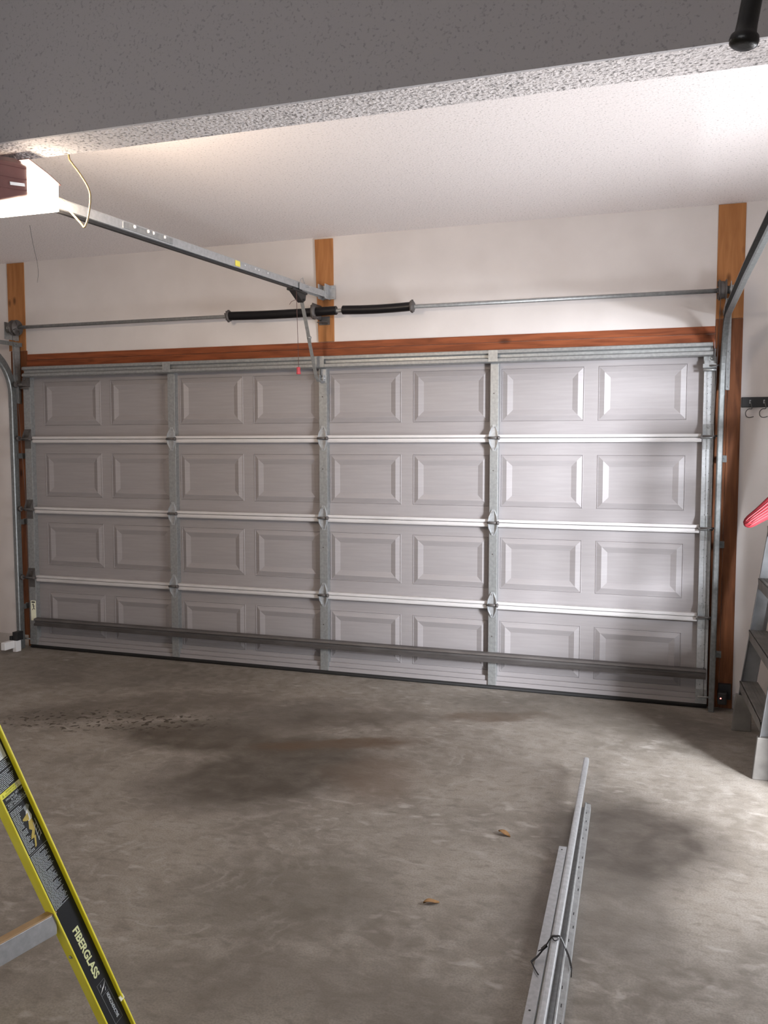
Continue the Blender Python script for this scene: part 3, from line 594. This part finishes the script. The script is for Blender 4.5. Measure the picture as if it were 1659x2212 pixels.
# ------------------------------------------------------------------ red ribbed scoop poking in from the right
rs = thing('red_scoop', (2.8, -1.18, 1.18), 'red ribbed plastic scoop tip poking in from the right edge', 'scoop')
p0 = Vector((2.550, -1.18, 1.182)); ax = Vector((.80, -.02, .62)).normalized(); nr = Vector((-.05, -1, .10)); nr = (nr - ax * nr.dot(ax)).normalized(); wd = ax.cross(nr).normalized()
if wd.z < 0: wd = -wd
outl = [(0.0, .004), (.006, .016), (.018, .024), (.035, .0285), (.06, .031), (.085, .034), (.11, .038), (.14, .044), (.18, .050), (.22, .052)]
b = MB(); up_, lw_ = [], []
for s_, hw in outl:
    c = p0 + ax * s_ + wd * (.006 + .02 * s_ - .12 * s_ * s_)
    row = []
    for k in range(9):
        q = -1 + k / 4; dome = .016 * (1 - q * q) * min(1, s_ / .03 + .2); row.append(c + wd * (hw * q) + nr * dome)
    up_.append(row); lw_.append([p - nr * .005 for p in row])
n = len(outl); V_ = [p for r_ in up_ for p in r_] + [p for r_ in lw_ for p in r_]; F_ = []
for i in range(n - 1):
    for k in range(8): F_.append((i * 9 + k, i * 9 + k + 1, (i + 1) * 9 + k + 1, (i + 1) * 9 + k)); F_.append((n * 9 + i * 9 + k, n * 9 + (i + 1) * 9 + k, n * 9 + (i + 1) * 9 + k + 1, n * 9 + i * 9 + k + 1))
    F_.append((i * 9, (i + 1) * 9, n * 9 + (i + 1) * 9, n * 9 + i * 9)); F_.append((i * 9 + 8, n * 9 + i * 9 + 8, n * 9 + (i + 1) * 9 + 8, (i + 1) * 9 + 8))
for e in (0, n - 1):
    for k in range(8): F_.append((e * 9 + k, e * 9 + k + 1, n * 9 + e * 9 + k + 1, n * 9 + e * 9 + k))
b.poly(V_, F_, True); b.build('blade', 'red', rs)
for k in range(5):
    q = -.55 + k * .28; rb = []
    for s_, hw in outl[2 + (k % 2):]: rb.append(p0 + ax * s_ + wd * (.006 + .02 * s_ - .12 * s_ * s_ + hw * q) + nr * (.016 * (1 - q * q) + .001))
    MB().tube(rb, .0020, 6).build('rib', 'redrib', rs)
MB().tube([p0 + ax * .20 + wd * .01, p0 + ax * .25 + wd * .01], .013, 12).build('handle', 'red', rs)
MB().tube([p0 + ax * .245 + wd * .01, (2.79, -1.15, 1.40), (2.83, -1.1045, 1.405)], .002, 6).build('hanging_loop', 'redcord', rs)

# ------------------------------------------------------------------ worn aluminium stepladder at the right wall
al = thing('aluminium_stepladder', (2.75, -.7, 0), 'worn grey aluminium stepladder standing by the right wall', 'stepladder')
def arail(y, x0, lean, name, m, wdt, side):
    top = 1.75; b = MB(); d = Vector((lean, 0, 1)).normalized()
    a = Vector((x0 + wdt / 2, y, .012)); e = a + d * top
    prof = [(-wdt / 2, 0), (wdt / 2, 0), (wdt / 2, .028 * side), (wdt / 2 - .003, .028 * side), (wdt / 2 - .003, .003 * side), (-wdt / 2 + .003, .003 * side), (-wdt / 2 + .003, .028 * side), (-wdt / 2, .028 * side)]
    b.extrude(prof, [a, e], (0, 1, 0)); return b.build(name, m, al, bevel=.001)
LEAN = .135
arail(-.345, 2.565, LEAN, 'front_rail', 'alu', .078, -1); arail(-1.075, 2.622, LEAN * .9, 'front_rail', 'alu', .085, -1)
for y, x0 in ((-.345, 2.558), (-1.075, 2.616)):
    b = MB(); b.poly([(x0, y - .032, 0), (x0 + .10, y - .032, 0), (x0 + .10, y + .006, 0), (x0, y + .006, 0), (x0 + .018, y - .032, .20), (x0 + .10, y - .032, .20), (x0 + .10, y + .006, .20), (x0 + .018, y + .006, .20)],
         [(0, 3, 2, 1), (4, 5, 6, 7), (0, 1, 5, 4), (1, 2, 6, 5), (2, 3, 7, 6), (3, 0, 4, 7)])
    b.build('foot', 'aludark', al, bevel=.004)
for k in range(6):
    z = .272 + k * .283; xa = 2.565 + LEAN * z - .008; xb = 2.622 + LEAN * .9 * z - .012
    b = MB(); b.poly([(xa, -.352, z), (xa + .092, -.352, z), (xb + .10, -1.07, z), (xb, -1.07, z), (xa, -.352, z - .008), (xa + .092, -.352, z - .008), (xb + .10, -1.07, z - .008), (xb, -1.07, z - .008)],
             [(0, 1, 2, 3), (7, 6, 5, 4), (0, 3, 7, 4), (1, 5, 6, 2), (0, 4, 5, 1), (3, 2, 6, 7)])
    b.poly([(xa, -.352, z), (xb, -1.07, z), (xb + .003, -1.07, z - .055), (xa + .003, -.352, z - .055), (xa + .004, -.352, z), (xb + .004, -1.07, z), (xb + .007, -1.07, z - .055), (xa + .007, -.352, z - .055)], [(0, 1, 2, 3), (7, 6, 5, 4), (0, 4, 5, 1), (3, 2, 6, 7), (0, 3, 7, 4), (1, 5, 6, 2)])
    for g_ in range(5):
        o_ = .012 + g_ * .018; b.bar((xa + o_, -.36, z + .001), (xb + o_, -1.06, z + .001), .004, .003)
    b.build('tread', 'aludark', al)
    for (xx, yy, sg) in ((xa, -.352, -1), (xb, -1.07, 1)):         # gusset under each tread end
        b = MB(); b.poly([(xx + .01, yy, z - .05), (xx + .085, yy, z - .008), (xx + .01, yy + .17 * sg, z - .012), (xx + .05, yy + .17 * sg, z - .010), (xx + .01, yy, z - .053), (xx + .01, yy + .17 * sg, z - .015)], [(0, 1, 3, 2), (4, 5, 2, 0)]); b.build('tread_brace', 'alu', al)
for y, x1 in ((-.40, 3.22), (-1.02, 3.24)): MB().bar((x1, y, .008), (2.90, y * .93 - .04, 1.72), .045, .022, (1, 0, 0)).build('rear_leg', 'alu', al)
for z in (.35, .95): MB().bar((3.22 - .19 * z, -.39, z), (3.22 - .19 * z, -1.03, z), .02, .035).build('rear_brace', 'alu', al)
MB().box(2.78, 2.99, -1.10, -.32, 1.735, 1.775).build('top_cap', 'aludark', al, bevel=.006)

# ------------------------------------------------------------------ yellow fibreglass stepladder, lower left
yl = thing('fibreglass_stepladder', (1.0, -3.9, 0), 'yellow fibreglass stepladder with a black label strip, lower left', 'stepladder')
N = Vector((.98152, -.19133, 0)); Bd = Vector((-.19133, -.98152, 0)); Zv = Vector((0, 0, 1))
T0 = Vector((1.1176, -3.682, 0)); TP = Vector((1.057, -3.992, .766)); U = (TP - T0).normalized(); Q = N.cross(U).normalized()
if Q.dot(Bd) > 0: Q = -Q                                          # Q points from the rear flange to the front flange

WEB = lambda u, q, n=0.0, k=0.0: T0 + U * u + Q * (-.063 + q) + N * (-.026 + n - k)       # u up the rail, q across the web, n out of it
SPREAD = .62; UT = 1.76 / U.z
def channel(name, base, up, across, out, w, fd0, fd1, ln, m='yellow'):
    """rail of channel section: web on (0..w) across, flanges fd0 and fd1 deep along out"""
    prof = [(0, fd0), (.0045, fd0), (.0045, .004), (w - .0045, .004), (w - .0045, fd1), (w, fd1), (w, 0), (0, 0)]
    e = MB(); k = 8; rings = [[base + up * t_ + across * p + out * q for p, q in prof] for t_ in (0.0, ln)]
    e.poly(rings[0] + rings[1], [(j, (j + 1) % k, k + (j + 1) % k, k + j) for j in range(k)] + [tuple(range(k))[::-1], tuple(range(k, 2 * k))])
    return e.build(name, m, yl, bevel=.0012)
fr = channel('rear_rail', WEB(.05, 0, -.004), U, Q, N, .0705, .031, .017, UT - .05)
channel('rear_rail', WEB(.05, 0, .004, SPREAD), U, Q, -N, .0705, .031, .017, UT - .05)
tp = WEB(UT, .035, 0)
ff = tp + Bd * .70; ff.z = 0                                       # foot of the front rails, towards the camera
UF = (tp - ff).normalized(); QF = N.cross(UF).normalized()
LF = (tp - ff).length
for base, out in ((ff, N), (ff - N * SPREAD, -N)): channel('front_rail', base + UF * .04 - QF * .04, UF, QF, out, .08, .028, .028, LF - .06)
for base in (WEB(0, .035), WEB(0, .035, 0, SPREAD), ff, ff - N * SPREAD):
    f_ = MB(); d_ = U if base.y > -4.2 else UF
    f_.bar(Vector((base.x, base.y, .0)) + Vector((0, 0, .012)), base + d_ * .075, .05, .082, Bd); f_.build('foot', 'rubber', yl, bevel=.003)
for k in range(5):
    z = .30 + .29 * k; c_ = ff + UF * (z / UF.z)
    t_ = MB(); t_.bar(c_ - N * .004, c_ - N * (SPREAD - .004), .09, .006); t_.bar(c_ - N * .004 + Bd * .044 - Zv * .024, c_ - N * (SPREAD - .004) + Bd * .044 - Zv * .024, .004, .05); t_.build('tread', 'alu', yl)
for u_ in (1.25, 1.60): MB().bar(WEB(u_, .035, -.004), WEB(u_, .035, -.004, SPREAD - .004), .03, .03).build('rear_brace', 'alu', yl)
c_ = tp - N * (SPREAD / 2) + Zv * .01
t_ = MB().bar(c_ + N * .33, c_ - N * .33, .26, .07); t_.build('top_cap', 'yellow', yl, bevel=.01)
# spreader between the rear and the front rails, with a tan top edge
for sgn, kk in ((1, 0.0), (-1, SPREAD)):
    a_ = T0 + U * (.557 / U.z) + Q * (-.063) - N * (.012 + kk); a_ += Bd * .001; ln_ = .62
    sp = MB().bar(a_, a_ + Bd * ln_, .018, .046).build('spreader', 'galvlight', yl, bevel=.0015)
    tb = MB().bar(a_ + Zv * .0245, a_ + Zv * .0245 + Bd * ln_, .020, .004).build('spreader_edge', 'tan', sp, bevel=.001); tb['label'] = 'tan top edge'
for (u_, q_) in ((.618, -.0008), (.497, -.0008)): MB().lathe(WEB(u_, q_, .010 if u_ > .6 else .014), -Q, [(0, .0045), (.002, .004), (.003, .002)], 10).build('rivet', 'galvlight', fr)
# black label strip with its print
def webquad(b, ua, ub, qa, qb, n, th=.0002):
    P8 = [WEB(ua, qa, n), WEB(ub, qa, n), WEB(ub, qb, n), WEB(ua, qb, n), WEB(ua, qa, n + th), WEB(ub, qa, n + th), WEB(ub, qb, n + th), WEB(ua, qb, n + th)]
    return b.poly(P8, [(0, 1, 2, 3), (7, 6, 5, 4), (0, 4, 5, 1), (1, 5, 6, 2), (2, 6, 7, 3), (3, 7, 4, 0)])
NL = .0004
lab = webquad(MB(), .08, 1.70, .005, .0655, NL, .0003).build('label_strip', 'labelblack', fr); lab['label'] = 'black label strip with white and yellow print'
NP = NL + .0005
b = webquad(MB(), .9975, 1.045, .020, .0615, NP); b.build('barcode_sticker', 'paper', lab)
g = MB()
for k in range(9): webquad(g, 1.003, 1.040, .024 + k * .0034, .024 + k * .0034 + random.choice((.0008, .0016)), NP + .0003)
g.build('barcode', 'inkgrey', lab, kind='stuff')
b = webquad(MB(), .9215, .9350, .0055, .0655, NP); b.build('warning_band', 'inkyellow', lab)
for qa_, qb_ in ((.0535, .0655), (.0055, .014)): webquad(MB(), .9215, .9350, qa_, qb_, NP + .0002).build('warning_band_end', 'inkpale', lab)
text('warning_text', 'WARNING', .0062, WEB(.9288, .029, NP + .0004), Q, U, 'inkolive', lab)
text('warning_text', 'ADVERTENCIA', .0052, WEB(.9232, .0255, NP + .0004), Q, U, 'inkolive', lab)
tr = MB(); tr.poly([WEB(.924, .0185, NP + .0003), WEB(.924, .0235, NP + .0003), WEB(.9315, .021, NP + .0003)], [(0, 1, 2)]); tr.build('warning_triangle', 'inkolive', lab)
for (s_, u_, q_, sz) in (('PROPER SET-UP', .9125, .0225, .0062), ('& USE', .9068, .0335, .0058), ('INSTALACION Y', .8985, .0215, .0062), ('USO APROPIADOS', .8928, .0205, .0062)):
    text('heading_text', s_, sz, WEB(u_, q_, NP), Q, U, 'inkwhite', lab)
for r_ in ((.9048, .9052, .018, .060), (.8896, .8902, .010, .0655), (.7680, .7686, .010, .0655)): webquad(MB(), *r_, NP).build('rule_line', 'inkwhite', lab)
def fine_print(ua, ub, qa, qbmax, step, m='inkwhite', rag=.012, thick=.40):
    g = MB(); u_ = ua; run = 0; end = qbmax
    while u_ > ub:
        if run <= 0: run = random.randint(3, 7); end = qbmax
        e_ = end - random.random() * rag * .5; run -= 1
        if run == 0: e_ = qa + (qbmax - qa) * random.uniform(.35, .8)
        q_ = qa
        while q_ < e_ - .001:                                     # words with gaps
            w_ = random.uniform(.003, .008); webquad(g, u_ - step * thick, u_, q_, min(q_ + w_, e_), NP); q_ += w_ + .0009
        u_ -= step
    o = g.build('fine_print', m, lab, kind='stuff'); return o
fine_print(.9945, .938, .0165, .0625, .0037)
fine_print(1.30, 1.055, .0165, .0625, .0037)
fine_print(.8840, .870, .0190, .0480, .0036)
fine_print(.8690, .771, .0190, .0380, .0034, rag=.008)
fine_print(.7640, .6080, .0185, .0600, .0034, rag=.016)
# picture of a climber in ochre clothes with a white ladder
def shape(pts, m, name, n): MB().poly([WEB(u_, q_, NP + n) for u_, q_ in pts], [tuple(range(len(pts)))]).build(name, m, lab)
shape([(.874, .048), (.876, .058), (.869, .062), (.860, .056), (.863, .049)], 'inkgrey', 'picture_helmet', .0001)
shape([(.862, .050), (.864, .056), (.846, .0585), (.832, .054), (.838, .047), (.852, .046)], 'paper', 'picture_shirt', .0002)
shape([(.855, .047), (.857, .052), (.840, .050), (.842, .043), (.848, .036), (.851, .037)], 'inkgold', 'picture_arm', .0003)
shape([(.838, .046), (.839, .0555), (.820, .056), (.806, .049), (.797, .044), (.798, .036), (.806, .040), (.815, .046), (.822, .041)], 'inkgold', 'picture_legs', .0003)
shape([(.800, .0445), (.800, .049), (.777, .0415), (.775, .037)], 'inkgold', 'picture_boot', .0003)
lg = MB()
for q_ in (0, 1): a_, b_ = ((.828, .0545), (.783, .0515)) if q_ == 0 else ((.834, .0605), (.791, .0605)); lg.bar(WEB(*a_, NP + .0004), WEB(*b_, NP + .0004), .0012, .0002, N)
for k in range(4): f_ = .25 + k * .22; lg.bar(WEB(.828 - .045 * f_, .0545 - .003 * f_, NP + .0004), WEB(.834 - .043 * f_, .0605, NP + .0004), .0011, .0002, N)
lg.build('picture_ladder', 'inkwhite', lab)
text('fibreglass_text', 'FIBERGLASS', .0215, WEB(.5350, .0335, NP), -U, Q, 'inkcream', lab, sx=1.40, bold=.0007)
lo_ = MB()
def strokeq(p, q, w_=.0006): lo_.bar(WEB(*p, NP), WEB(*q, NP), w_, .0002, N)
for p, q in (((.3590, .0530), (.3586, .0300)), ((.3590, .0530), (.2280, .0560)), ((.3586, .0300), (.2270, .0330)), ((.3240, .0525), (.3236, .0310)), ((.2280, .0560), (.2270, .0330))): strokeq(p, q)
lo_.build('logo_frame', 'inkgrey', lab)
shape([(.3545, .0535), (.3440, .0440), (.3420, .0400), (.3300, .0300), (.3380, .0405), (.3400, .0440)], 'paper', 'lightning_bolt', .0002)
lo2 = MB(); lo2.bar(WEB(.3535, .039, NP), WEB(.3465, .037, NP), .0012, .0002, N); lo2.bar(WEB(.337, .0475, NP), WEB(.3285, .0445, NP), .0012, .0002, N); lo2.build('lightning_spark', 'inkwhite', lab)
text('logo_text', 'NONCONDUCTIVE', .0098, WEB(.3190, .0425, NP), -U, Q, 'inkwhite', lab, sx=.93, bold=.0002)
ch = MB(); ch.bar(WEB(.2880, .066, .010), WEB(.2760, .066, .012), .003, .012, Q); ch.build('chipped_patch', 'inkpale', fr)

# ------------------------------------------------------------------ bundle of new track parts on the floor
def lerp(a, b, t): return Vector(a) + (Vector(b) - Vector(a)) * t
# flat angle strip, left of the bundle
sa = thing('steel_angle', (1.92, -3.2, 0), 'flat pale galvanised angle with punched holes, left piece of the bundle on the floor', 'metal angle', 'galvanised pieces tied in the floor bundle')
A0, A1 = Vector((1.8842, -2.125, .015)), Vector((1.9973, -4.53, .015)); dA = (A1 - A0).normalized(); sA = Vector((dA.y, -dA.x, 0)) * -1
if sA.x < 0: sA = -sA
b = MB(); b.bar(A0, A1, .029, .003); b.bar(A0 + sA * .0132 - Zv * .007, A1 + sA * .0132 - Zv * .007, .0025, .0155); b.build('angle_bar', 'galvlight', sa)
h = MB()
for t_ in (.012, .30, .43, .60, .8): h.lathe(A0 + dA * (2.39 * t_) + Zv * .0012 - sA * .002, (0, 0, 1), [(0, .0034), (.001, .0034)], 10)
h.build('punched_hole', 'blackplastic', sa, kind='stuff')
# long channel track, its far end raised
tb = thing('track_length', (1.95, -2.6, 0), 'long galvanised track length with its far end raised, middle piece of the bundle', 'track', 'galvanised pieces tied in the floor bundle')
B0, B1 = Vector((1.8828, -1.302, .085)), Vector((2.0385, -4.60, .045))
prof = sheet_profile([(.004, -.026), (.0095, -.0265), (.0112, -.022), (.0112, -.006), (.009, -.0012), (.004, 0), (-.004, 0), (-.009, -.0012), (-.0112, -.006), (-.0112, -.027)], .0018)
def flatsweep(name, m, par, a, b, prof, roll=0.0):
    d = (b - a).normalized(); s_ = Vector((-d.y, d.x, 0)).normalized(); s_ = -s_ if s_.x < 0 else s_; n_ = s_.cross(d).normalized(); n_ = n_ if n_.z > 0 else -n_
    s2 = s_ * math.cos(roll) + n_ * math.sin(roll); n2 = n_ * math.cos(roll) - s_ * math.sin(roll)
    e = MB(); k = len(prof); r0 = [a + s2 * p + n2 * q for p, q in prof]; r1 = [b + s2 * p + n2 * q for p, q in prof]
    e.poly(r0 + r1, [(j, (j + 1) % k, k + (j + 1) % k, k + j) for j in range(k)] + [tuple(range(k))[::-1], tuple(range(k, 2 * k))]); return e.build(name, m, par, bevel=.0012)
flatsweep('channel', 'galvlight', tb, B0, B1, prof)
# second track with perforated flange, right
tc = thing('perforated_track', (1.98, -2.9, 0), 'galvanised track with a slotted flange, right piece of the bundle', 'track', 'galvanised pieces tied in the floor bundle')
C0, C1 = Vector((1.9225, -1.7125, .0)), Vector((2.0756, -4.60, .0))
prof = sheet_profile([(-.023, .002), (-.022, .010), (-.003, .011), (-.001, .030), (.001, .034), (.004, .034), (.006, .029), (.0225, .027), (.0235, .002)], .0018)
flatsweep('channel', 'galv', tc, C0, C1, prof)
dC = (C1 - C0).normalized(); sC = Vector((-dC.y, dC.x, 0)).normalized(); sC = -sC if sC.x < 0 else sC
h = MB()
for k in range(34):
    t_ = .10 + k * .082
    if k % 5 == 4: continue
    q_ = .010 + (k % 3) * .004; c_ = C0 + dC * t_ + sC * q_ + Zv * (.0294 - .12 * (q_ - .006)); h.bar(c_ - dC * .008, c_ + dC * .008, .0035, .0012)
h.build('slot', 'blackplastic', tc, kind='stuff')
# black tie round the bundle
ti = [(1.898, -2.93, .021), (1.915, -2.90, .028), (1.934, -2.868, .048), (1.946, -2.856, .0665), (1.9587, -2.852, .0690), (1.9725, -2.852, .0670), (1.990, -2.868, .044), (2.006, -2.905, .036), (2.0165, -2.945, .029), (2.0175, -2.955, .012)]
b = MB(); P_ = smooth(ti, 5); b.extrude([(-.0012, -.0028), (-.0012, .0028), (.0012, .0028), (.0012, -.0028)], P_, (0, 1, .2)); b.tube(smooth([(1.898, -2.93, .021), (1.914, -2.965, .022), (1.928, -2.99, .022)], 4), .0020, 6)
b.tube(smooth([(1.912, -2.89, .034), (1.930, -2.885, .046), (1.946, -2.865, .068), (1.960, -2.882, .0705), (1.973, -2.858, .0685)], 4), .0018, 6); b.bar((1.922, -2.885, .038), (1.934, -2.872, .046), .008, .006)
tag(b.build('cable_tie', 'blackplastic'), 'twisted black plastic tie around the galvanised pieces on the floor', 'tie')
# dry leaves
def leaf(x, y, a, L_, lab_):
    b = MB(); pts = []; k = 7
    for i in range(k):
        t_ = i / (k - 1); w_ = math.sin(PI * t_) ** .8 * L_ * .22
        for s_ in (-1, 0, 1): pts.append((x + math.cos(a) * (t_ - .5) * L_ - math.sin(a) * s_ * w_, y + math.sin(a) * (t_ - .5) * L_ + math.cos(a) * s_ * w_, .004 + .006 * abs(s_) + .004 * math.sin(t_ * 5)))
    b.poly(pts, [(i * 3 + j, i * 3 + j + 1, i * 3 + j + 4, i * 3 + j + 3) for i in range(k - 1) for j in range(2)], True)
    o = b.build('dry_leaf', 'leaf'); so = o.modifiers.new('thick', 'SOLIDIFY'); so.thickness = .0012; so.offset = 1; tag(o, lab_, 'leaf')
leaf(1.516, -2.668, .5, .055, 'curled brown dry leaf on the bare concrete, nearer the camera')
leaf(1.645, -2.061, -.5, .06, 'small pale dry leaf on the concrete left of the flat angle')
# ground outside the side door and the opening in the back wall
struct(MB().box(XR + .15, 9, -9, 3, -.12, -.01).build('ground_outside', 'outsideground'))
